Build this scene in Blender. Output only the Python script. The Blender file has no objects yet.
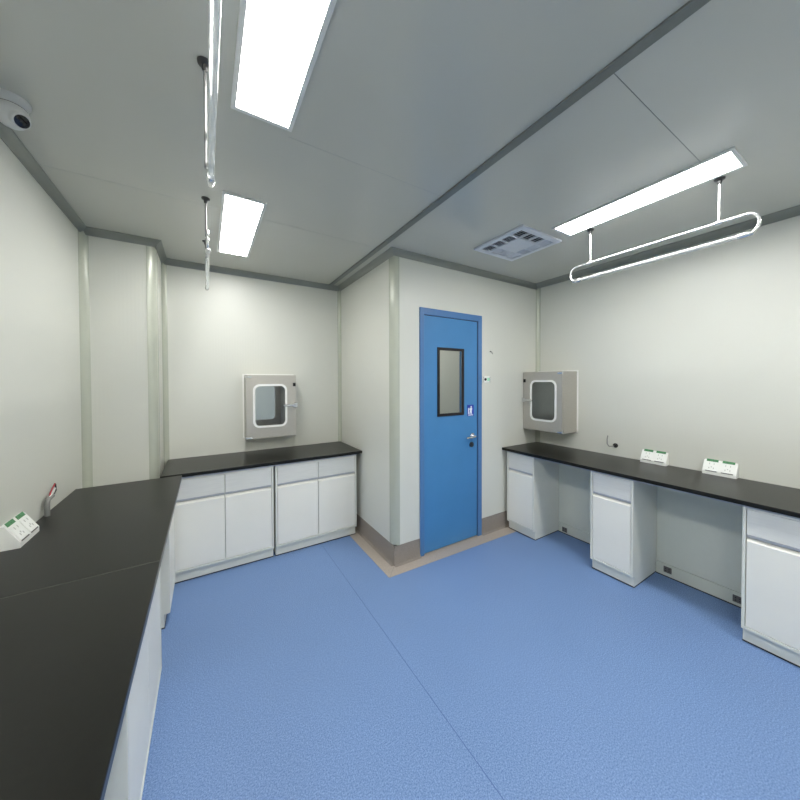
import bpy, bmesh, math, random
from mathutils import Vector, Matrix
random.seed(4)
C = bpy.context.scene.collection
PI = math.pi

# ------------------------------------------------------------------ materials
def new_mat(name):
    m = bpy.data.materials.new(name); m.use_nodes = True
    nt = m.node_tree
    return m, nt, nt.nodes['Principled BSDF']

def mat(name, col, rough=0.5, metal=0.0, spec=0.5, var=0.03, scale=30.0, bump=0.0, bscale=200.0,
        stretch=None, trans=0.0, ior=1.45, coat=0.0):
    m, nt, b = new_mat(name)
    tc = nt.nodes.new('ShaderNodeTexCoord')
    mp = nt.nodes.new('ShaderNodeMapping')
    nt.links.new(tc.outputs['Object'], mp.inputs['Vector'])
    if stretch: mp.inputs['Scale'].default_value = stretch
    n = nt.nodes.new('ShaderNodeTexNoise'); n.inputs['Scale'].default_value = scale; n.inputs['Detail'].default_value = 4
    nt.links.new(mp.outputs['Vector'], n.inputs['Vector'])
    r = nt.nodes.new('ShaderNodeValToRGB')
    r.color_ramp.elements[0].position = 0.3; r.color_ramp.elements[1].position = 0.7
    r.color_ramp.elements[0].color = [c*(1-var) for c in col]+[1]
    r.color_ramp.elements[1].color = [min(1, c*(1+var)) for c in col]+[1]
    nt.links.new(n.outputs['Fac'], r.inputs['Fac'])
    nt.links.new(r.outputs['Color'], b.inputs['Base Color'])
    b.inputs['Roughness'].default_value = rough
    b.inputs['Metallic'].default_value = metal
    b.inputs['Specular IOR Level'].default_value = spec
    b.inputs['Transmission Weight'].default_value = trans
    b.inputs['IOR'].default_value = ior
    b.inputs['Coat Weight'].default_value = coat
    if bump:
        n2 = nt.nodes.new('ShaderNodeTexNoise'); n2.inputs['Scale'].default_value = bscale
        nt.links.new(mp.outputs['Vector'], n2.inputs['Vector'])
        bp = nt.nodes.new('ShaderNodeBump'); bp.inputs['Strength'].default_value = bump; bp.inputs['Distance'].default_value = 0.002
        nt.links.new(n2.outputs['Fac'], bp.inputs['Height'])
        nt.links.new(bp.outputs['Normal'], b.inputs['Normal'])
    return m

def emit(name, col, strength):
    m, nt, b = new_mat(name)
    b.inputs['Base Color'].default_value = [0.8, 0.8, 0.8, 1]
    b.inputs['Emission Color'].default_value = list(col)+[1]
    b.inputs['Emission Strength'].default_value = strength
    return m

def floor_mat():
    m, nt, b = new_mat('blue_vinyl')
    tc = nt.nodes.new('ShaderNodeTexCoord')
    n = nt.nodes.new('ShaderNodeTexNoise'); n.inputs['Scale'].default_value = 185; n.inputs['Detail'].default_value = 3; n.inputs['Roughness'].default_value = 0.7
    nt.links.new(tc.outputs['Object'], n.inputs['Vector'])
    r = nt.nodes.new('ShaderNodeValToRGB')
    e = r.color_ramp.elements
    e[0].position = 0.34; e[0].color = FLOOR_D+[1]
    e[1].position = 0.66; e[1].color = FLOOR_L+[1]
    k = r.color_ramp.elements.new(0.5); k.color = FLOOR_M+[1]
    nt.links.new(n.outputs['Fac'], r.inputs['Fac'])
    n3 = nt.nodes.new('ShaderNodeTexNoise'); n3.inputs['Scale'].default_value = 1.6; n3.inputs['Detail'].default_value = 2
    nt.links.new(tc.outputs['Object'], n3.inputs['Vector'])
    mr = nt.nodes.new('ShaderNodeMapRange'); mr.inputs['To Min'].default_value = 0.94; mr.inputs['To Max'].default_value = 1.06
    nt.links.new(n3.outputs['Fac'], mr.inputs['Value'])
    mx = nt.nodes.new('ShaderNodeMix'); mx.data_type = 'RGBA'; mx.blend_type = 'MULTIPLY'; mx.inputs['Factor'].default_value = 1
    nt.links.new(r.outputs['Color'], mx.inputs['A']); nt.links.new(mr.outputs['Result'], mx.inputs['B'])
    nt.links.new(mx.outputs['Result'], b.inputs['Base Color'])
    b.inputs['Roughness'].default_value = 0.5
    b.inputs['Specular IOR Level'].default_value = 0.35
    bp = nt.nodes.new('ShaderNodeBump'); bp.inputs['Strength'].default_value = 0.15; bp.inputs['Distance'].default_value = 0.001
    nt.links.new(n.outputs['Fac'], bp.inputs['Height']); nt.links.new(bp.outputs['Normal'], b.inputs['Normal'])
    return m

def panel_mat(name, col, rough, axis):
    """painted steel sandwich panel with faint vertical ribbing"""
    m, nt, b = new_mat(name)
    tc = nt.nodes.new('ShaderNodeTexCoord')
    w = nt.nodes.new('ShaderNodeTexWave'); w.wave_type = 'BANDS'; w.bands_direction = axis
    w.inputs['Scale'].default_value = 14; w.inputs['Distortion'].default_value = 0.3
    nt.links.new(tc.outputs['Object'], w.inputs['Vector'])
    n = nt.nodes.new('ShaderNodeTexNoise'); n.inputs['Scale'].default_value = 2.2
    nt.links.new(tc.outputs['Object'], n.inputs['Vector'])
    r = nt.nodes.new('ShaderNodeValToRGB')
    r.color_ramp.elements[0].color = [c*0.97 for c in col]+[1]; r.color_ramp.elements[1].color = list(col)+[1]
    nt.links.new(n.outputs['Fac'], r.inputs['Fac']); nt.links.new(r.outputs['Color'], b.inputs['Base Color'])
    bp = nt.nodes.new('ShaderNodeBump'); bp.inputs['Strength'].default_value = 0.06; bp.inputs['Distance'].default_value = 0.002
    nt.links.new(w.outputs['Fac'], bp.inputs['Height']); nt.links.new(bp.outputs['Normal'], b.inputs['Normal'])
    b.inputs['Roughness'].default_value = rough
    return m

FLOOR_D = [0.095, 0.170, 0.36]; FLOOR_M = [0.155, 0.257, 0.485]; FLOOR_L = [0.26, 0.385, 0.63]
WALL = (0.69, 0.695, 0.635)
M = {}
M['floor'] = floor_mat()
M['wall_x'] = panel_mat('wall_panel_x', WALL, 0.38, 'X')
M['wall_y'] = panel_mat('wall_panel_y', WALL, 0.38, 'Y')
M['ceiling'] = mat('ceiling_panel', (0.56, 0.56, 0.505), 0.2, spec=0.55, var=0.015, scale=1.5)
M['trim'] = mat('aluminium_trim', (0.50, 0.52, 0.44), 0.27, metal=0.12, var=0.02, scale=8)
M['strip'] = mat('ceiling_joint_metal', (0.20, 0.215, 0.20), 0.4, metal=0.3, var=0.04)
M['groove'] = mat('joint_sealant', (0.22, 0.23, 0.22), 0.6)
M['cove'] = mat('cove_aluminium_shaded', (0.27, 0.285, 0.26), 0.4, metal=0.25, var=0.02, scale=8)  # same aluminium as the trim, darkened for the shade along the ceiling
M['faint'] = mat('pale_joint_sealant', (0.42, 0.43, 0.41), 0.5)
M['border'] = mat('beige_vinyl_lit', (0.42, 0.365, 0.315), 0.5, var=0.14, scale=160)  # same vinyl as the skirting, lightened for the light falling on the floor
M['base'] = mat('beige_vinyl_shaded', (0.265, 0.232, 0.205), 0.5, var=0.14, scale=160)  # same vinyl as the border, darkened because upright faces catch less light
M['black'] = mat('black_worktop', (0.008, 0.0082, 0.0068), 0.28, spec=0.34, var=0.12, scale=60, bump=0.05, bscale=400)
M['cab'] = mat('white_laminate', (0.88, 0.865, 0.80), 0.42, var=0.01, scale=5)
M['drawer'] = mat('drawer_laminate', (0.74, 0.74, 0.71), 0.42, var=0.03, scale=6, stretch=(1, 1, 14))
M['carcass'] = mat('carcass_steel', (0.76, 0.765, 0.70), 0.45, var=0.01)
M['rail'] = mat('grey_lilac_steel', (0.50, 0.51, 0.56), 0.4, var=0.02)
M['shadowgap'] = mat('dark_gap_shade', (0.03, 0.03, 0.035), 0.7)  # dark tone painting shade into gaps, also used for socket holes
M['backpanel'] = mat('back_panel_steel', (0.65, 0.67, 0.60), 0.5, var=0.01)
M['blue'] = mat('blue_door_paint', (0.065, 0.235, 0.50), 0.36, var=0.03, scale=4)
M['blueframe'] = mat('blue_frame_paint', (0.08, 0.20, 0.43), 0.35, var=0.02)
M['rubber'] = mat('black_rubber', (0.012, 0.010, 0.013), 0.5)
M['glass'] = mat('clear_glass', (0.95, 0.97, 0.96), 0.02, trans=1.0, ior=1.45, var=0)
M['steel'] = mat('brushed_steel', (0.50, 0.48, 0.435), 0.42, metal=0.5, var=0.04, scale=20, stretch=(1, 1, 12))
M['steelin'] = mat('box_interior_steel', (0.50, 0.50, 0.48), 0.35, metal=0.4, var=0.03)
M['chrome'] = mat('chrome', (0.75, 0.75, 0.76), 0.18, metal=1.0, var=0.01)
M['gasket'] = mat('white_gasket', (0.88, 0.88, 0.85), 0.45, var=0.01)
M['white'] = mat('white_plastic', (0.86, 0.87, 0.84), 0.35, var=0.01)
M['hole'] = mat('grey_slots', (0.52, 0.52, 0.50), 0.6)
M['slot'] = mat('dark_slots', (0.10, 0.10, 0.10), 0.6)
M['green'] = mat('green_label', (0.06, 0.22, 0.09), 0.5, var=0.45, scale=160)
M['sign'] = mat('sign_blue', (0.02, 0.05, 0.42), 0.35)
M['signw'] = mat('sign_white', (0.85, 0.88, 0.92), 0.4)
M['lampframe'] = mat('lamp_frame_white', (0.72, 0.73, 0.71), 0.35, var=0.01)
M['uvmetal'] = mat('uv_lamp_metal', (0.83, 0.84, 0.83), 0.18, metal=0.75, var=0.01)
M['uvdark'] = mat('dark_steel', (0.10, 0.10, 0.10), 0.35, metal=0.8)
M['quartz'] = mat('quartz_tube', (0.93, 0.95, 0.94), 0.06, spec=0.8, var=0.01, trans=0.6)
M['vent'] = mat('vent_white', (0.66, 0.68, 0.72), 0.45, var=0.01)
M['ventdark'] = mat('vent_shade', (0.05, 0.055, 0.065), 0.7)
M['camw'] = mat('camera_white', (0.62, 0.63, 0.62), 0.35)
M['lens'] = mat('camera_lens', (0.008, 0.008, 0.01), 0.08, spec=0.9)
M['pipe'] = mat('grey_conduit_and_rod_shade', (0.26, 0.26, 0.25), 0.4, metal=0.4)
M['red'] = mat('red_wire', (0.35, 0.03, 0.04), 0.45)
LAMP = emit('led_diffuser', (1.0, 0.995, 0.97), 16.5)
LAMP_R = emit('led_diffuser_slim', (1.0, 0.995, 0.97), 23.5)
FILL_REAR = emit('fill_diffuser_rear', (1.0, 0.995, 0.97), 27.0)  # panels added behind the camera as fill for the room
FILL_CORRIDOR = emit('fill_diffuser_corridor', (1.0, 0.995, 0.97), 17.0)  # panel added in the corridor to light the wall behind the door glass

# ------------------------------------------------------------------ mesh builder
class MB:
    def __init__(s): s.bm = bmesh.new()
    def box(s, x0, x1, y0, y1, z0, z1, bev=0.0, seg=2):
        b = bmesh.new()
        bmesh.ops.create_cube(b, size=1)
        bmesh.ops.scale(b, vec=(x1-x0, y1-y0, z1-z0), verts=b.verts)
        bmesh.ops.translate(b, vec=((x0+x1)/2, (y0+y1)/2, (z0+z1)/2), verts=b.verts)
        if bev: bmesh.ops.bevel(b, geom=b.edges[:], offset=bev, segments=seg, affect='EDGES', profile=0.5)
        s.merge(b, None, False); return s
    def merge(s, b, mtx=None, smooth=True):
        for f in b.faces: f.smooth = smooth
        if mtx is not None: bmesh.ops.transform(b, matrix=mtx, verts=b.verts)
        me = bpy.data.meshes.new('t'); b.to_mesh(me); s.bm.from_mesh(me); bpy.data.meshes.remove(me); b.free()
    def obox(s, sx, sy, sz, mtx, bev=0.0):
        b = bmesh.new(); bmesh.ops.create_cube(b, size=1)
        bmesh.ops.scale(b, vec=(sx, sy, sz), verts=b.verts)
        if bev: bmesh.ops.bevel(b, geom=b.edges[:], offset=bev, segments=2, affect='EDGES')
        s.merge(b, mtx, False); return s
    def cyl(s, p0, p1, r0, r1=None, n=24):
        p0, p1 = Vector(p0), Vector(p1); d = p1-p0
        b = bmesh.new()
        bmesh.ops.create_cone(b, cap_ends=True, segments=n, radius1=r0, radius2=r0 if r1 is None else r1, depth=d.length)
        s.merge(b, Matrix.Translation((p0+p1)/2) @ d.to_track_quat('Z', 'Y').to_matrix().to_4x4()); return s
    def sphere(s, c, r, sc=(1, 1, 1)):
        b = bmesh.new(); bmesh.ops.create_uvsphere(b, u_segments=28, v_segments=16, radius=r)
        bmesh.ops.scale(b, vec=sc, verts=b.verts); bmesh.ops.translate(b, vec=c, verts=b.verts); s.merge(b); return s
    def lathe(s, prof, mtx=None, n=32):
        b = bmesh.new(); rings = []
        for r, z in prof:
            rings.append([b.verts.new((r*math.cos(2*PI*i/n), r*math.sin(2*PI*i/n), z)) for i in range(n)])
        for a, c in zip(rings, rings[1:]):
            for i in range(n): b.faces.new((a[i], a[(i+1) % n], c[(i+1) % n], c[i]))
        b.faces.new(rings[0][::-1]); b.faces.new(rings[-1])
        s.merge(b, mtx); return s
    def tube(s, pts, r, n=10):
        pts = [Vector(p) for p in pts]; b = bmesh.new(); rings = []
        up = None
        for i, p in enumerate(pts):
            t = (pts[min(i+1, len(pts)-1)]-pts[max(i-1, 0)]).normalized()
            if up is None:
                up = t.orthogonal().normalized()
            up = (up - t*up.dot(t)).normalized(); sd = t.cross(up)
            rr = r[i] if isinstance(r, (list, tuple)) else r
            rings.append([b.verts.new(p+up*rr*math.cos(2*PI*k/n)+sd*rr*math.sin(2*PI*k/n)) for k in range(n)])
        for a, c in zip(rings, rings[1:]):
            for k in range(n): b.faces.new((a[k], a[(k+1) % n], c[(k+1) % n], c[k]))
        b.faces.new(rings[0][::-1]); b.faces.new(rings[-1]); s.merge(b); return s
    def prism(s, poly, a, b_, axis):
        """extrude closed 2-D polygon along an axis: 'x' -> (y,z), 'y' -> (x,z), 'z' -> (x,y)"""
        b = bmesh.new()
        def mk(p, t):
            return {'x': (t, p[0], p[1]), 'y': (p[0], t, p[1]), 'z': (p[0], p[1], t)}[axis]
        A = [b.verts.new(mk(p, a)) for p in poly]; B = [b.verts.new(mk(p, b_)) for p in poly]
        n = len(poly)
        for i in range(n): b.faces.new((A[i], A[(i+1) % n], B[(i+1) % n], B[i]))
        b.faces.new(A[::-1]); b.faces.new(B)
        s.merge(b); return s
    def ring(s, outer, inner, y0, y1):
        """plate in the x-z plane with a hole, between y0 and y1"""
        b = bmesh.new()
        vo = [b.verts.new((p[0], y0, p[1])) for p in outer]; vi = [b.verts.new((p[0], y0, p[1])) for p in inner]
        ed = [b.edges.new((v[i], v[(i+1) % len(v)])) for v in (vo, vi) for i in range(len(v))]
        g = bmesh.ops.triangle_fill(b, use_beauty=True, use_dissolve=False, edges=ed)
        fs = [f for f in g['geom'] if isinstance(f, bmesh.types.BMFace)]
        ex = bmesh.ops.extrude_face_region(b, geom=fs)
        vs = [v for v in ex['geom'] if isinstance(v, bmesh.types.BMVert)]
        bmesh.ops.translate(b, vec=(0, y1-y0, 0), verts=vs)
        s.merge(b, None, False); return s
    def build(s, name, m, parent=None, smooth=True):
        bmesh.ops.recalc_face_normals(s.bm, faces=s.bm.faces)
        for f in s.bm.faces:
            if not smooth: f.smooth = False
        for e in s.bm.edges:
            e.smooth = len(e.link_faces) == 2 and e.calc_face_angle(0) < math.radians(37)
        me = bpy.data.meshes.new(name); s.bm.to_mesh(me); s.bm.free()
        me.materials.append(m)
        o = bpy.data.objects.new(name, me); C.objects.link(o)
        if parent: o.parent = parent
        return o

def tag(o, label, cat, group=None):
    o['label'] = label; o['category'] = cat
    if group: o['group'] = group
    return o
def thing(name, label, cat, loc=(0, 0, 0), rz=0.0, group=None):
    o = bpy.data.objects.new(name, None); C.objects.link(o)
    o.location = loc; o.rotation_euler = (0, 0, rz); o.empty_display_size = 0.1
    return tag(o, label, cat, group)
def struct(name, mb, m, parent=None, smooth=True):
    o = mb.build(name, m, parent, smooth)
    if not parent: o['kind'] = 'structure'
    return o
def copy_tree(o, parent=None):
    c = o.copy(); C.objects.link(c)
    if parent: c.parent = parent
    for ch in list(o.children): copy_tree(ch, c)
    return c
def rrect(x0, x1, z0, z1, r, n=6):
    out = []
    for cx, cz, a in ((x1-r, z1-r, 0), (x0+r, z1-r, 90), (x0+r, z0+r, 180), (x1-r, z0+r, 270)):
        for i in range(n+1):
            t = math.radians(a+90*i/n); out.append((cx+r*math.cos(t), cz+r*math.sin(t)))
    return out

# ------------------------------------------------------------------ room dimensions (metres)
H = 2.545
XL, XR = -2.0, 1.85
YB, YR = 1.19, -3.3          # back wall, wall behind the camera
PX, PY = -1.60, 0.79         # corner pillar
CB = 2.50                    # lower edge of ceiling coves
T = 0.05

# floor / ceiling
struct('floor', MB().box(XL-0.1, XR+0.1, YR-0.1, 2.7, -0.05, 0), M['floor'])
struct('ceiling', MB().box(XL-0.1, XR+0.1, YR-0.1, YB+0.06, H, H+0.05), M['ceiling'])

# pass-box openings
LBX0, LBX1, LBZ0, LBZ1 = -0.977, -0.525, 0.965, 1.557
RBY0, RBY1, RBZ0, RBZ1 = -0.442, -0.004, 0.992, 1.588

# walls
b = MB()
b.box(PX-0.05, LBX0+0.005, YB, YB+T, 0, H).box(LBX1-0.005, 0.0, YB, YB+T, 0, H)
b.box(LBX0+0.005, LBX1-0.005, YB, YB+T, 0, LBZ0+0.005).box(LBX0+0.005, LBX1-0.005, YB, YB+T, LBZ1-0.005, H)
struct('wall_back', b, M['wall_x'], smooth=False)
struct('wall_left', MB().box(XL-T, XL, YR, YB+T, 0, H), M['wall_y'], smooth=False)
b = MB()
b.box(XR, XR+T, YR, RBY0+0.005, 0, H).box(XR, XR+T, RBY1-0.005, YB+T, 0, H)
b.box(XR, XR+T, RBY0+0.005, RBY1-0.005, 0, RBZ0+0.005).box(XR, XR+T, RBY0+0.005, RBY1-0.005, RBZ1-0.005, H)
struct('wall_right', b, M['wall_y'], smooth=False)
struct('wall_rear', MB().box(XL, XR, YR-T, YR, 0, H), M['wall_x'], smooth=False)
# door wall (y = 0) and side of the corridor block (x = 0)
DX0, DX1, DH = 0.249, 0.977, 2.120
b = MB()
b.box(0.05, DX0+0.02, 0, T, 0, H).box(DX1-0.02, XR, 0, T, 0, H).box(DX0+0.02, DX1-0.02, 0, T, DH-0.02, H)
struct('wall_door', b, M['wall_x'], smooth=False)
struct('wall_partition', MB().box(0, T, 0.05, YB+T, 0, H), M['wall_y'], smooth=False)
b = MB().box(XL, PX-0.05, PY, PY+T, 0, H).box(PX-T, PX, PY+0.05, YB, 0, H)
struct('wall_pillar', b, M['wall_x'], smooth=False)
struct('wall_corridor', MB().box(0.05, XR, YB, YB+T, 0, H), M['wall_x'], smooth=False)
# plain wall of the neighbouring room seen through the left pass box
struct('wall_beyond', MB().box(-3.0, 1.5, 2.65, 2.7, 0, 2.5), M['wall_x'], smooth=False)
struct('wall_outside', MB().box(3.0, 3.05, -2.0, 2.6, 0, 2.5), M['wall_y'], smooth=False)

tn = [0]
def trim(mb, m='trim', smooth=True):
    tn[0] += 1
    return struct('trim_%d' % tn[0], mb, M[m], smooth=smooth)

def cove(w, h, n=7):
    """concave quarter section: wall at u=0, ceiling at v=0 -> list of (u, v) with v downward"""
    pts = [(0, 0), (0, h)]
    for i in range(n+1):
        t = PI/2*i/n
        pts.append((w*(1-math.cos(t))*1.0+0.003*(i == 0), h*(1-math.sin(t))+0.003*(i == n)))
    pts.append((w, 0))
    return pts
def flat(w, h):
    return [(0, 0), (0, h), (w*0.12, h), (w*0.30, h*0.62), (w*0.62, h*0.30), (w, h*0.12), (w, 0)]
# ceiling coves, mitred where two runs meet
def cove_run(p, q, n, na, nb, w, wa, wb, h, m='cove'):
    """from corner p to q; n = inward normal; na/nb = inward normals of the neighbouring runs"""
    b = bmesh.new(); A = []; B = []
    for u, v in flat(1.0, h):
        A.append(b.verts.new((p[0]+n[0]*u*w+na[0]*u*wa, p[1]+n[1]*u*w+na[1]*u*wa, H-v)))
        B.append(b.verts.new((q[0]+n[0]*u*w+nb[0]*u*wb, q[1]+n[1]*u*w+nb[1]*u*wb, H-v)))
    k = len(A)
    for i in range(k): b.faces.new((A[i], A[(i+1) % k], B[(i+1) % k], B[i]))
    b.faces.new(A[::-1]); b.faces.new(B)
    mb = MB(); mb.merge(b); trim(mb, m)
runs = [((XL, YR), (XL, PY), (1, 0), 0.035), ((XL, PY), (PX, PY), (0, -1), 0.045), ((PX, PY), (PX, YB), (1, 0), 0.04),
        ((PX, YB), (0, YB), (0, -1), 0.05), ((0, YB), (0, 0), (-1, 0), 0.045), ((0, 0), (XR, 0), (0, -1), 0.045), ((XR, 0), (XR, YR), (-1, 0), 0.10)]
for i, (p, q, n, wd) in enumerate(runs):
    pa = runs[i-1] if i else (0, 0, (0, 0), 0); pb = runs[i+1] if i+1 < len(runs) else (0, 0, (0, 0), 0)
    cove_run(p, q, n, pa[2], pb[2], wd, pa[3], pb[3], (0.03 if i == 6 else H-CB))
# inner vertical coves
def vcove(cx, cy, sx, sy, wx, wy, z0=0.0):
    pts = [(cx, cy), (cx+sx*wx, cy)]
    for i in range(9):
        t = PI/2*i/8
        pts.append((cx+sx*wx*(1-math.sin(t)), cy+sy*wy*(1-math.cos(t))))
    pts.append((cx, cy+sy*wy))
    # drop duplicate neighbours
    q = []
    for p in pts:
        if not q or (abs(p[0]-q[-1][0])+abs(p[1]-q[-1][1])) > 1e-5: q.append(p)
    trim(MB().prism(q, z0, H, 'z'))
vcove(XL, PY, 1, -1, 0.035, 0.075)
vcove(PX, YB, 1, -1, 0.035, 0.05)
vcove(0, YB, -1, -1, 0.03, 0.04)
vcove(XR, 0, -1, -1, 0.035, 0.035)
# convex rounded corner columns
def column(cx, cy, rx, ry, sx, sy, z0):
    """corner tip at cx,cy; material extends towards sx,sy"""
    pts = []
    ox, oy = cx+sx*rx, cy+sy*ry
    for i in range(13):
        t = PI/2*i/12
        pts.append((ox-sx*(rx+0.003)*math.cos(t), oy-sy*(ry+0.003)*math.sin(t)))
    pts.append((ox, oy))
    trim(MB().prism(pts, z0, H-0.03, 'z'))
column(0, 0, 0.05, 0.075, 1, 1, 0.155)
column(PX, PY, 0.055, 0.08, -1, 1, 0.0)

# ceiling joint strip and panel seams
trim(MB().box(-0.143, -0.100, YR, YB-0.04, H-0.009, H+0.001, 0.003), 'strip')
trim(MB().box(-0.100, 0.80, -1.6415, -1.639, H-0.0008, H+0.001), 'groove', False)
trim(MB().box(XL+0.04, -0.143, 0.0305, 0.0325, H-0.0006, H+0.001), 'faint', False)
trim(MB().box(-0.98, -0.143, -0.771, -0.769, H-0.0006, H+0.001), 'faint', False)
# wall joint on the right wall
trim(MB().box(XR-0.001, XR+0.001, -1.872, -1.869, 0.82, H-0.03), 'groove', False)
# floor seam
trim(MB().box(-0.4025, -0.3995, YR, 0.60, -0.001, 0.0006), 'groove', False).data.materials[0] = \
    mat('floor_weld', (0.07, 0.14, 0.33), 0.5)

# baseboard (coved vinyl skirting) and beige floor border
BW = 0.118
def skirt(name, axis):
    prof = [(0, 0.0), (0, 0.155), (0.004, 0.155), (0.006, 0.03), (0.014, 0.010), (0.030, 0.0015), (0.030, 0.0)]
    return prof
prof = skirt('', '')
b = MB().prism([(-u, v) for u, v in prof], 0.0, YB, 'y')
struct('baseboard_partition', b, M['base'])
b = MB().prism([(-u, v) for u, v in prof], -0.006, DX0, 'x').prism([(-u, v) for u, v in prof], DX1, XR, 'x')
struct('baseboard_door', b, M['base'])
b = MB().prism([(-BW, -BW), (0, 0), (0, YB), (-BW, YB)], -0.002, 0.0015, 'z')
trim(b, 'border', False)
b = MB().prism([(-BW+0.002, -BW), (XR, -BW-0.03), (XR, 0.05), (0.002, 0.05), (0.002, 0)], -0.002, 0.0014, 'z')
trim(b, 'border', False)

trim(MB().prism([(-BW, -BW-0.001), (-BW+0.003, -BW-0.001), (-0.012, -0.014), (-0.015, -0.014)], 0.0010, 0.0019, 'z'), 'groove', False)
# ------------------------------------------------------------------ door
d = bpy.data.objects.new('door_1', None); C.objects.link(d); d.location = (DX0, 0, 0); d['kind'] = 'structure'
W = DX1-DX0
b = MB().box(0, 0.042, -0.012, 0.055, 0, DH, 0.003).box(W-0.050, W, -0.012, 0.055, 0, DH, 0.003).box(0.040, W-0.048, -0.012, 0.055, DH-0.058, DH, 0.003)
b.build('door_frame', M['blueframe'], d)
wx0, wx1, wz0, wz1 = 0.437-DX0, 0.748-DX0, 1.183, 1.792
b = MB().ring([(0.046, 0.012), (W-0.058, 0.012), (W-0.058, DH-0.063), (0.046, DH-0.063)],
              [(wx0+0.012, wz0+0.012), (wx1-0.012, wz0+0.012), (wx1-0.012, wz1-0.012), (wx0+0.012, wz1-0.012)], -0.002, 0.042)
leaf = b.build('door_leaf', M['blue'], d, smooth=False)
MB().box(0.043, W-0.052, -0.001, 0.05, DH-0.0625, DH-0.058).build('door_gap_shade', M['shadowgap'], d)  # this strip and the next paint in the shade of the leaf gap
MB().box(W-0.0575, W-0.0505, -0.001, 0.05, 0.012, DH-0.063).build('door_gap_shade', M['shadowgap'], d)
b = MB().ring([(wx0, wz0), (wx1, wz0), (wx1, wz1), (wx0, wz1)],
              [(wx0+0.024, wz0+0.024), (wx1-0.024, wz0+0.024), (wx1-0.024, wz1-0.024), (wx0+0.024, wz1-0.024)], -0.010, 0.0)
g = b.build('window_gasket', M['rubber'], leaf)
MB().box(wx0+0.013, wx1-0.013, 0.012, 0.016, wz0+0.013, wz1-0.013).build('window_pane', M['glass'], leaf)
# handle
hx = 0.853-DX0
b = MB().cyl((hx, -0.002, 0.978), (hx, -0.012, 0.978), 0.026).cyl((hx, -0.010, 0.978), (hx, -0.048, 0.978), 0.010)
b.tube([(hx, -0.048, 0.978), (hx-0.02, -0.052, 0.977), (hx-0.06, -0.052, 0.975), (hx-0.115, -0.050, 0.972)], [0.011, 0.011, 0.010, 0.009], 12)
b.build('door_handle', M['chrome'], leaf)
b = MB().cyl((hx-0.008, -0.002, 0.895), (hx-0.008, -0.012, 0.895), 0.024).cyl((hx-0.008, -0.011, 0.895), (hx-0.008, -0.018, 0.895), 0.010)
b.build('lock_cylinder', M['uvdark'], leaf)
# sign on the leaf
s = tag(MB().box(0.793, 0.873, -0.0065, -0.0025, 1.166, 1.272, 0.001).build('door_sign', M['sign']),
        'small blue sign with a white standing figure stuck on the blue door', 'sign')
b = MB().cyl((0.838, -0.0065, 1.252), (0.838, -0.0085, 1.252), 0.0085)
b.prism([(0.818, 1.186), (0.828, 1.186), (0.830, 1.208), (0.836, 1.186), (0.847, 1.186), (0.845, 1.214), (0.852, 1.236), (0.846, 1.243), (0.826, 1.243), (0.815, 1.232), (0.820, 1.222), (0.826, 1.230)], -0.0085, -0.0064, 'y')
b.box(0.800, 0.812, -0.0085, -0.0064, 1.186, 1.243).box(0.803, 0.862, -0.0085, -0.0064, 1.172, 1.180)
b.build('pictogram', M['signw'], s)

# door switch plate
s = thing('wall_switch', 'small white exit button plate on the wall right of the blue door', 'switch', (1.045, -0.0005, 1.511))
MB().box(-0.052, 0.052, -0.010, 0, -0.031, 0.031, 0.003).build('plate', M['white'], s)
for ex in (-0.044, 0.042): MB().box(ex-0.002, ex+0.002, -0.0115, -0.009, -0.029, 0.029).build('edge_line', M['slot'], s)
MB().cyl((-0.022, -0.009, 0), (-0.022, -0.016, 0), 0.013).build('button', M['rubber'], s)
MB().box(0.005, 0.035, -0.0115, -0.009, -0.015, 0.015).build('indicator', mat('pale_green', (0.35, 0.75, 0.52), 0.4), s)
# little hook
b = MB().cyl((1.098, 0, 1.785), (1.098, -0.014, 1.785), 0.005, n=10).tube([(1.098, -0.013, 1.785), (1.108, -0.016, 1.778), (1.122, -0.012, 1.760)], 0.0025, 6)
tag(b.build('wall_hook', M['pipe']), 'tiny grey wire hook on the wall above the exit button', 'hook')

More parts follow.
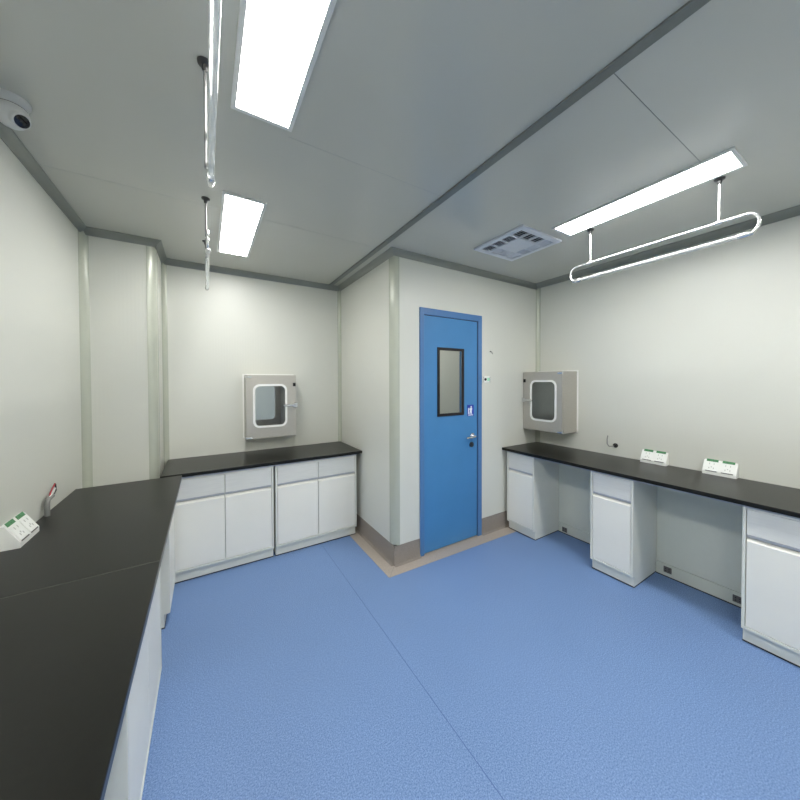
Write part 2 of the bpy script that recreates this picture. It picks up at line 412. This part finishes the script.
# ------------------------------------------------------------------ cabinets
def cabinet(name, label, w, depth, cols, loc, rz, group, splits=None):
    """front faces local -y, back at y=depth; x from 0 to w"""
    t = thing(name, label, 'cabinet', loc, rz, group)
    zt, zb = 0.782, 0.085
    b = MB()
    s = 0.014
    b.box(0, s, 0, depth, zb, zt, 0.0015).box(w-s, w, 0, depth, zb, zt, 0.0015)
    b.box(s, w-s, 0.012, depth, zt-0.012, zt).box(s, w-s, 0.0, depth, zb, zb+0.016, 0.001).box(s, w-s, depth-0.012, depth, zb, zt)
    b.box(s, w-s, 0.001, 0.05, zt-0.012, zt, 0.001)
    b.build('carcass', M['carcass'], t)
    pl = MB().box(0.002, w-0.002, 0.030, depth, 0, zb, 0.001).build('plinth', M['carcass'], t)
    MB().box(0.001, w-0.001, 0.028, depth+0.001, 0.0, 0.007).build('floor_gap_shade', M['shadowgap'], pl)  # dark strip standing in for the shadow line under the plinth
    MB().box(s, w-s, 0.022, 0.03, zb+0.01, zt-0.01).build('inner_shadow_board', M['backpanel'], t)
    xs = splits or [s+(w-2*s)*i/cols for i in range(cols+1)]
    for i in range(cols):
        x0, x1 = xs[i]+0.003, xs[i+1]-0.003
        dr = MB().box(x0, x1, 0.002, 0.020, 0.626, 0.768, 0.002).build('drawer', M['drawer'], t)
        # pull: folded lip along the bottom of the drawer
        MB().box(x0, x1, 0.006, 0.022, 0.612, 0.624, 0.002).build('pull_lip', M['rail'], dr)
        dd = MB().box(x0, x1, 0.002, 0.020, 0.104, 0.590, 0.002).build('door', M['cab'], t)
        MB().prism([(0.002, 0.590), (0.020, 0.604), (0.020, 0.590)], x0, x1, 'x').build('pull_lip', M['cab'], dd)
    return t

bg = 'cabinets under the back worktop'
cabinet('base_cabinet', 'white two-door two-drawer base cabinet on the back wall, left of its twin', 0.715, 0.55, 2, (-1.527, 0.63, 0), 0, bg,
        [0.014, 0.356, 0.701])
cabinet('base_cabinet', 'white two-door two-drawer base cabinet on the back wall, nearest the beige skirting corner', 0.741, 0.55, 2, (-0.796, 0.63, 0), 0, bg,
        [0.014, 0.367, 0.727])
rg = 'narrow cabinets under the right worktop'
DR = XR-0.005-1.295
cabinet('base_cabinet', 'narrow white drawer cabinet beside the door wall, under the right pass box', 0.306, DR, 1, (1.295, -0.046, 0), -PI/2, rg)
cabinet('base_cabinet', 'narrow white drawer cabinet under the right worktop with knee space on both sides', 0.293, DR, 1, (1.295, -0.860, 0), -PI/2, rg)
cabinet('base_cabinet', 'white drawer cabinet at the right edge of the photo, cut off by the frame', 0.36, DR, 1, (1.295, -1.690, 0), -PI/2, rg)
lg = 'cabinets under the left worktop'
cabinet('base_cabinet', 'white cabinet beyond the knee space under the far end of the left worktop', 0.395, 0.50, 1, (-1.490, 0.172, 0), PI/2, lg)
cabinet('base_cabinet', 'pale cabinet in the left foreground, its front running down beside the blue floor', 0.775, 0.50, 2, (-1.490, -1.035, 0), PI/2, lg)

# back panels in the knee spaces of the right bench
def knee_panel(label, ya, yb, outs):
    t = thing('back_panel', label, 'panel', (1.688, ya, 0), 0, 'knee space back panels on the right')
    L = yb-ya
    MB().box(0.0, 0.014, 0, L, 0.098, 0.782, 0.001).build('upper_panel', M['backpanel'], t)
    lo = MB().box(-0.004, 0.014, 0, L, 0.0, 0.095, 0.0015).build('lower_panel', M['backpanel'], t)
    MB().box(-0.006, 0.014, 0.002, L-0.002, 0.0, 0.007).build('floor_gap_shade', M['shadowgap'], lo)  # dark strip painting the shadow line at the panel foot
    for y, z in outs:
        o = MB().box(-0.009, -0.003, y-ya-0.024, y-ya+0.024, z-0.022, z+0.022, 0.001).build('power_socket', mat('socket_grey', (0.13, 0.125, 0.12), 0.5), t)
        q = MB()
        for dy in (-0.010, 0.010):
            for dz in (-0.008, 0.008): q.box(-0.0098, -0.0085, y-ya+dy-0.003, y-ya+dy+0.003, z+dz-0.004, z+dz+0.004)
        q.build('socket_holes', M['shadowgap'], o)
    MB().cyl((-0.14, L*0.72, 0.782), (-0.14, L*0.72, 0.770), 0.010, n=14).build('clip', M['rubber'], t)
knee_panel('grey back panel of the short knee space between the first two right cabinets', -0.858, -0.354, [(-0.420, 0.040)])
knee_panel('grey back panel of the wide knee space with two dark sockets near the floor', -1.688, -1.155, [(-1.228, 0.056), (-1.600, 0.050)])

# ------------------------------------------------------------------ worktops
def worktop(name, label, x0, x1, y0, y1, z1=0.82, th=0.026, group=None):
    o = MB().box(x0, x1, y0, y1, z1-th, z1, 0.003, 2).build(name, M['black'])
    return tag(o, label, 'worktop', group)
w = worktop('worktop', 'long black worktop on the right wall carrying two socket boxes', 1.268, XR-0.003, -2.9, -0.003)
MB().box(1.288, 1.308, -2.85, -0.046, 0.782, 0.794).build('support_rail', M['rail'], w)
w = worktop('worktop', 'black worktop on the back wall under the left pass box', -1.575, -0.003, 0.605, YB-0.003, 0.822)
MB().box(-1.53, -0.055, 0.624, 0.644, 0.782, 0.796).build('support_rail', M['rail'], w)
w = worktop('worktop', 'far black slab of the left worktop with a socket box on it', XL+0.002, -1.444, -0.700, 0.578, 0.820)
MB().box(-1.93, -1.49, 0.174, 0.56, 0.782, 0.794).build('support_rail', M['rail'], w)
MB().box(XL+0.004, -1.4435, -0.7018, -0.7000, 0.796, 0.8203).build('joint_sealant', mat('pale_sealant', (0.10, 0.10, 0.09), 0.5), w)
w = worktop('worktop', 'near black slab of the left worktop filling the lower left corner', XL+0.002, -1.444, -2.9, -0.7020, 0.820)
MB().box(-1.93, -1.49, -2.8, -0.71, 0.782, 0.794).build('support_rail', M['rail'], w)

# ------------------------------------------------------------------ pass boxes
def pass_box(label, loc, rz, w, h, depth, mirror, wallgap):
    """local: front at y=0 facing -y, x 0..w, z 0..h ; wall surface at y=wallgap"""
    t = thing('pass_box', label, 'pass box', loc, rz, 'steel pass boxes')
    mx = (lambda x: w-x) if mirror else (lambda x: x)
    # body shell, open at both ends
    b = MB().ring([(0, 0), (w, 0), (w, h), (0, h)], [(0.016, 0.016), (w-0.016, 0.016), (w-0.016, h-0.016), (0.016, h-0.016)], 0.022, depth-0.022)
    b.build('body', M['steel'], t, smooth=False)
    b = MB().ring([(0.0165, 0.0165), (w-0.0165, 0.0165), (w-0.0165, h-0.0165), (0.0165, h-0.0165)],
                  [(0.05, 0.05), (w-0.05, 0.05), (w-0.05, h-0.05), (0.05, h-0.05)], 0.03, depth-0.03)
    b.build('chamber_lining', M['steelin'], t, smooth=False)
    f = 0.012
    outer = [(-f, -f), (w+f, -f), (w+f, h+f), (-f, h+f)]
    MB().ring(outer, [(0, 0), (w, 0), (w, h), (0, h)], wallgap-0.006, wallgap-0.0005).build('wall_flange', M['gasket'], t, smooth=False)
    xa, xb = 0.058, w-0.088
    if mirror: xa, xb = w-xb, w-xa
    za, zb = 0.095, h-0.085
    g = 0.018
    for k, (y0, y1, yo) in enumerate(((0.0, 0.022, -1), (depth-0.022, depth, 1))):
        dr = MB().ring([(0.003, 0.003), (w-0.003, 0.003), (w-0.003, h-0.003), (0.003, h-0.003)], rrect(xa+g, xb-g, za+g, zb-g, 0.045), y0, y1).build('door', M['steel'], t, smooth=False)
        gy = (-0.005, 0.004) if k == 0 else (depth-0.004, depth+0.005)
        MB().ring(rrect(xa, xb, za, zb, 0.060), rrect(xa+g+0.001, xb-g-0.001, za+g+0.001, zb-g-0.001, 0.044), *gy).build('window_gasket', M['gasket'], dr)
        MB().box(xa+g-0.004, xb-g+0.004, (y0+y1)/2-0.002, (y0+y1)/2+0.002, za+g-0.004, zb-g+0.004).build('window_pane', M['glass'], dr)
    # handle on the side away from the hinges
    hz = h*0.505
    b = MB()
    xh = mx(w-0.012); xi = mx(w-0.128)
    lo, hi = min(xh, xi), max(xh, xi)
    b.box(lo, hi, -0.034, -0.022, hz-0.010, hz+0.010, 0.004)
    pv = mx(w-0.035)
    b.cyl((pv, 0, hz), (pv, -0.026, hz), 0.013)
    b.box(min(pv, mx(w+0.010)), max(pv, mx(w+0.010)), -0.016, -0.004, hz-0.022, hz+0.022, 0.003)
    b.build('door_handle', M['chrome'], t)
    q = mx(w-0.020)
    MB().box(q-0.012, q+0.012, -0.006, 0.002, h-0.108, h-0.074, 0.001).build('indicator_lamp', M['rubber'], t)
    hg = mx(0.0); ho = hg+(-0.004 if not mirror else 0.004)
    for z in (-0.004, h-0.03):
        MB().cyl((ho, -0.004, z), (ho, -0.004, z+0.03), 0.006, n=12).box(min(hg, mx(0.05)), max(hg, mx(0.05)), -0.004, 0.0, z+0.004, z+0.018, 0.001).build('hinge', M['chrome'], t)
    MB().box(0.0, w, 0.002, wallgap-0.01, -0.006, 0.0, 0.001).build('bottom_tray', M['steel'], t)
    return t
pass_box('steel pass box on the back wall above the black worktop, handle on its right', (LBX0, 1.02, LBZ0), 0, LBX1-LBX0, LBZ1-LBZ0, 0.55, False, YB-1.02)
pass_box('steel pass box in the right corner beside the door wall, handle on its left', (1.597, RBY1, RBZ0), -PI/2, RBY1-RBY0, RBZ1-RBZ0, 0.60, True, XR-1.597)

# ------------------------------------------------------------------ ceiling lamps
def panel_light(label, x0, x1, y0, y1, lm=None):
    t = thing('ceiling_light', label, 'ceiling light', ((x0+x1)/2, (y0+y1)/2, H), 0, 'flush rectangular led panels')
    a, c = (x1-x0)/2, (y1-y0)/2
    f = 0.017
    b = MB()
    b.box(-a-f, -a, -c-f, c+f, -0.010, 0, 0.002).box(a, a+f, -c-f, c+f, -0.010, 0, 0.002)
    b.box(-a, a, -c-f, -c, -0.010, 0, 0.002).box(-a, a, c, c+f, -0.010, 0, 0.002)
    b.build('frame', M['lampframe'], t)
    MB().box(-a, a, -c, c, -0.006, -0.001).build('diffuser', lm or LAMP, t, smooth=False)
panel_light('bright rectangular ceiling panel cut off by the top edge of the photo', -1.183, -0.992, -1.735, -0.831)
panel_light('bright rectangular ceiling panel in front of the left pass box, smallest in view', -1.186, -0.990, -0.172, 0.733)
panel_light('long bright ceiling panel above the right hanging tube lamp', 0.757, 0.939, -1.740, -0.893, LAMP_R)
panel_light('added unseen ceiling panel behind the camera on the left, lighting the room', -1.183, -0.992, -3.14, -2.40, FILL_REAR)
panel_light('added unseen ceiling panel behind the camera on the right, lighting the room', 0.757, 0.939, -3.14, -2.40, FILL_REAR)
panel_light('added unseen fill panel in the corridor behind the blue door', 0.60, 1.10, 0.50, 0.70, FILL_CORRIDOR)

# ------------------------------------------------------------------ hanging tube lamps
def tube_lamp(label, x, ya, yb, dx=0.0):
    """rails run along y between ya (near) and yb (far)"""
    L = yb-ya
    t = thing('hanging_tube_lamp', label, 'tube lamp', (x, (ya+yb)/2, H), 0, 'ceiling hung tube lamps')
    c = L/2
    zt, zb = 2.318-H, 2.217-H
    rc = (zt-zb)/2
    pts = []
    for i in range(13):
        a = PI/2 - PI*i/12
        pts.append((dx, c-rc+rc*math.cos(a)*0.8, (zt+zb)/2+rc*math.sin(a)))
    far = pts
    near = [(p[0], -p[1], p[2]) for p in far]
    path = near[::-1] + far
    MB().tube(path, 0.0065, 12).build('rail', M['uvmetal'], t)
    for s in (-1, 1):
        y = s*(c-0.055)
        MB().lathe([(0.004, -0.028), (0.009, -0.026), (0.011, -0.015), (0.014, 0.006), (0.014, 0.024), (0.010, 0.030), (0.004, 0.031)],
                   Matrix.Translation((dx, y, zb)) @ Matrix.Rotation(s*PI/2, 4, 'X')).build('lamp_socket', M['uvmetal'], t)
    MB().cyl((dx, -(c-0.06), zb), (dx, c-0.06, zb), 0.0105, n=20).build('glass_tube', M['quartz'], t)
    zr = zt if dx == 0 else 2.20-H
    for s in (-1, 1):
        y = s*0.324
        r = MB().cyl((0, y, zr), (0, y, -0.012), 0.0055 if dx == 0 else 0.0045, n=12).build('hanging_rod', M['uvmetal'] if dx == 0 else M['pipe'], t)  # offset lamps: darker grey rods, shade of their near side put into colour
        MB().lathe([(0.022, 0.0), (0.021, -0.006), (0.010, -0.010), (0.009, -0.024), (0.006, -0.028)], Matrix.Translation((0, y, 0))).build('ceiling_rose', M['uvdark'], r)
        MB().cyl((dx, y-0.012, zt), (dx, y+0.012, zt), 0.010, n=12).cyl((0, y, zt), (dx+0.001, y, zt), 0.004, n=8).build('clamp', M['uvmetal'], r)
    return t
tube_lamp('hanging tube lamp in front of the right wall below the long ceiling panel', 1.0, -1.80, -0.848)
tube_lamp('hanging tube lamp seen end-on, running out of the top edge of the photo', -1.283, -1.755, -0.800, 0.014)
tube_lamp('short-looking hanging tube lamp seen end-on beside the small ceiling panel', -1.28, -0.205, 0.750, 0.006)

# ------------------------------------------------------------------ air vent
vx0, vx1, vy0, vy1 = 0.528, 0.981, -0.806, -0.350
t = thing('ceiling_vent', 'square white four-way air vent in the ceiling near the right corner', 'vent', ((vx0+vx1)/2, (vy0+vy1)/2, H))
a = (vx1-vx0)/2; c = (vy1-vy0)/2
MB().box(-a+0.03, a-0.03, -c+0.03, c-0.03, -0.003, 0).build('backing', M['ventdark'], t)
b = MB()
fw = 0.045
b.box(-a, -a+fw, -c, c, -0.014, 0, 0.003).box(a-fw, a, -c, c, -0.014, 0, 0.003)
b.box(-a+fw, a-fw, -c, -c+fw, -0.014, 0, 0.003).box(-a+fw, a-fw, c-fw, c, -0.014, 0, 0.003)
cell = (2*a-2*fw)/4; cellc = (2*c-2*fw)/4
for i in range(1, 4):
    x = -a+fw+cell*i; y = -c+fw+cellc*i
    b.box(x-0.008, x+0.008, -c+fw, c-fw, -0.013, -0.002); b.box(-a+fw, a-fw, y-0.008, y+0.008, -0.0125, -0.002)
b.build('frame', M['vent'], t)
MB().box(-cell, cell, -cellc, cellc, -0.0145, -0.002, 0.001).build('centre_plate', M['vent'], t)
def louvres(i, j, side):
    x0 = -a+fw+cell*i+0.008; x1 = x0+cell-0.016; y0 = -c+fw+cellc*j+0.008; y1 = y0+cellc-0.016
    b = MB(); n = 4
    for k in range(n):
        u = (k+0.5)/n
        if side in 'WE':
            ang = 0.75 if side == 'W' else -0.75
            b.obox(0.016, y1-y0, 0.0015, Matrix.Translation((x0+(x1-x0)*u, (y0+y1)/2, -0.008)) @ Matrix.Rotation(-ang, 4, 'Y'))
        else:
            ang = 0.75 if side == 'S' else -0.75
            b.obox(x1-x0, 0.016, 0.0015, Matrix.Translation(((x0+x1)/2, y0+(y1-y0)*u, -0.008)) @ Matrix.Rotation(ang, 4, 'X'))
    b.build('louvre', M['vent'], t)
for j in (1, 2, 3): louvres(0, j, 'W')
for i in (0, 1, 2): louvres(i, 0, 'S')
for j in (0, 1, 2): louvres(3, j, 'E')
for i in (1, 2, 3): louvres(i, 3, 'N')

# ------------------------------------------------------------------ security camera
cam_t = thing('security_camera', 'white turret security camera on the ceiling in the upper left corner', 'security camera', (-1.895, -0.42, H))
MB().lathe([(0.050, 0), (0.050, -0.010), (0.046, -0.016), (0.043, -0.024), (0.038, -0.028)]).build('base', M['camw'], cam_t)
ball = MB().sphere((0, 0, -0.055), 0.047).build('ball', M['camw'], cam_t)
dv = Vector((0.70, -0.58, -0.62)).normalized()
q = dv.to_track_quat('Z', 'Y').to_matrix().to_4x4()
o = Vector((0, 0, -0.055))
MB().lathe([(0.028, 0.030), (0.028, 0.050), (0.026, 0.055), (0.022, 0.056)], Matrix.Translation(o) @ q).build('snout', M['camw'], ball)
l = MB().lathe([(0.0215, 0.050), (0.0215, 0.0575), (0.018, 0.0585)], Matrix.Translation(o) @ q).build('lens_ring', M['lens'], ball)
MB().lathe([(0.030, -0.001), (0.0405, -0.0008), (0.0405, 0.0008), (0.030, 0.001)], Matrix.Translation((0, 0, -0.031))).build('seam_ring', M['rubber'], cam_t)

# ------------------------------------------------------------------ socket boxes on the worktops
def socket_box(label, loc, rz, L=0.174):
    """back against the wall at y=0, front towards -y, x from 0 to L"""
    t = thing('socket_box', label, 'power socket', loc, rz, 'sloping white socket boxes')
    D, Hh, top = 0.058, 0.096, 0.014
    MB().prism([(0, 0), (-D, 0), (-D, 0.022), (-top, Hh), (0, Hh)], 0, L, 'x').build('housing', M['white'], t, smooth=False)
    v0 = Vector((0, -D, 0.022)); v1 = Vector((0, -top, Hh)); dd = (v1-v0); ln = dd.length; dd.normalize()
    nn = Vector((0, -dd.z, dd.y))
    base = Matrix(((1, 0, 0, 0), (0, dd.y, nn.y, v0.y), (0, dd.z, nn.z, v0.z), (0, 0, 0, 1)))
    for k in (0, 1):
        cx = L*(0.26+0.48*k)
        p = MB().obox(0.070, 0.066, 0.004, base @ Matrix.Translation((cx, ln*0.44, 0.002)), 0.0012).build('socket_plate', M['white'], t)
        h = MB()
        for (px, py, sx, sy) in ((-0.012, 0.018, 0.004, 0.012), (0.012, 0.018, 0.004, 0.012), (-0.012, -0.014, 0.005, 0.010), (0.012, -0.014, 0.005, 0.010), (0, -0.006, 0.005, 0.008)):
            h.obox(sx, sy, 0.001, base @ Matrix.Translation((cx+px, ln*0.46+py, 0.0042)))
        h.build('socket_holes', M['hole'], p)
        MB().obox(0.060, 0.006, 0.0035, base @ Matrix.Translation((cx, ln*0.035, 0.001))).build('shadow_gap', M['slot'], p)
        MB().obox(0.062, 0.018, 0.0016, base @ Matrix.Translation((cx, ln*0.985, 0.0015))).build('green_label', M['green'], t)
    return t
socket_box('white twin socket box on the right worktop, the one nearer the pass box', (XR-0.003, -1.002, 0.820), -PI/2)
socket_box('white twin socket box on the right worktop, the one nearer the photo\'s right edge', (XR-0.003, -1.389, 0.820), -PI/2)
socket_box('white twin socket box on the left worktop against the left wall', (XL+0.001, -0.290, 0.820), PI/2)

# conduit stubs
t = thing('conduit_stub', 'grey conduit elbow with loose red wires rising from the left worktop', 'conduit', (-1.978, 0.093, 0.820)); t.scale = (0.82, 0.82, 0.80)
MB().tube([(0, 0, 0), (0, 0, 0.04), (0, 0, 0.078), (0, 0.006, 0.092), (0, 0.022, 0.100), (0, 0.075, 0.104)], 0.013, 14).build('pipe', M['pipe'], t)
w1 = MB().tube([(0, 0.07, 0.104), (0.004, 0.10, 0.112), (0.004, 0.125, 0.126), (0.0, 0.135, 0.145), (0, 0.130, 0.165)], 0.004, 8).build('wire', M['rubber'], t)
MB().tube([(0, 0.03, 0.104), (-0.006, 0.07, 0.125), (-0.004, 0.10, 0.150), (0, 0.125, 0.172)], 0.0045, 8).build('wire', M['red'], t)
MB().tube([(0.002, 0.03, 0.11), (0, 0.085, 0.118), (0.002, 0.12, 0.142)], 0.004, 8).build('wire', M['gasket'], t)
t = thing('cable_stub', 'short black cable bent upward from a round gland on the right wall', 'cable', (XR+0.001, -0.79, 0.912))
MB().lathe([(0.020, 0), (0.020, 0.008), (0.013, 0.014), (0.012, 0.022)], Matrix.Rotation(-PI/2, 4, 'Y')).build('gland', M['rubber'], t)
MB().tube([(-0.015, 0, 0), (-0.030, 0.012, -0.006), (-0.034, 0.040, -0.010), (-0.034, 0.055, 0.010), (-0.034, 0.056, 0.05), (-0.034, 0.050, 0.085)], 0.0045, 8).build('cable', M['pipe'], t)

# ------------------------------------------------------------------ world (even fill light added for the neighbouring rooms) and camera
w = bpy.data.worlds.new('World'); bpy.context.scene.world = w; w.use_nodes = True
bgn = w.node_tree.nodes['Background']; bgn.inputs['Color'].default_value = (0.62, 0.68, 0.76, 1); bgn.inputs['Strength'].default_value = 0.9

sc = bpy.context.scene
cd = bpy.data.cameras.new('camera'); co = bpy.data.objects.new('camera', cd); C.objects.link(co); sc.camera = co
f = 315.83
cd.sensor_fit = 'HORIZONTAL'; cd.sensor_width = 36; cd.lens = 36*f/800; cd.clip_start = 0.02
cd.shift_x = 0; cd.shift_y = -(400-386.207)/800
yw, pt, rl = [math.radians(v) for v in (31.629, -0.895, -0.153)]
fwd = Vector((math.sin(yw)*math.cos(pt), math.cos(yw)*math.cos(pt), math.sin(pt)))
rt = Vector((math.cos(yw), -math.sin(yw), 0)); up = rt.cross(fwd)
R = math.cos(rl)*rt+math.sin(rl)*up; U = -math.sin(rl)*rt+math.cos(rl)*up
co.matrix_world = Matrix(((R.x, U.x, -fwd.x, -1.292), (R.y, U.y, -fwd.y, -2.188), (R.z, U.z, -fwd.z, 1.495), (0, 0, 0, 1)))
vs = sc.view_settings
vs.view_transform = 'Standard'; vs.look = 'None'; vs.gamma = 1; vs.use_curve_mapping = False; vs.exposure = 0.8
sc.cycles.max_bounces = 12; sc.cycles.diffuse_bounces = 6; sc.cycles.transmission_bounces = 8
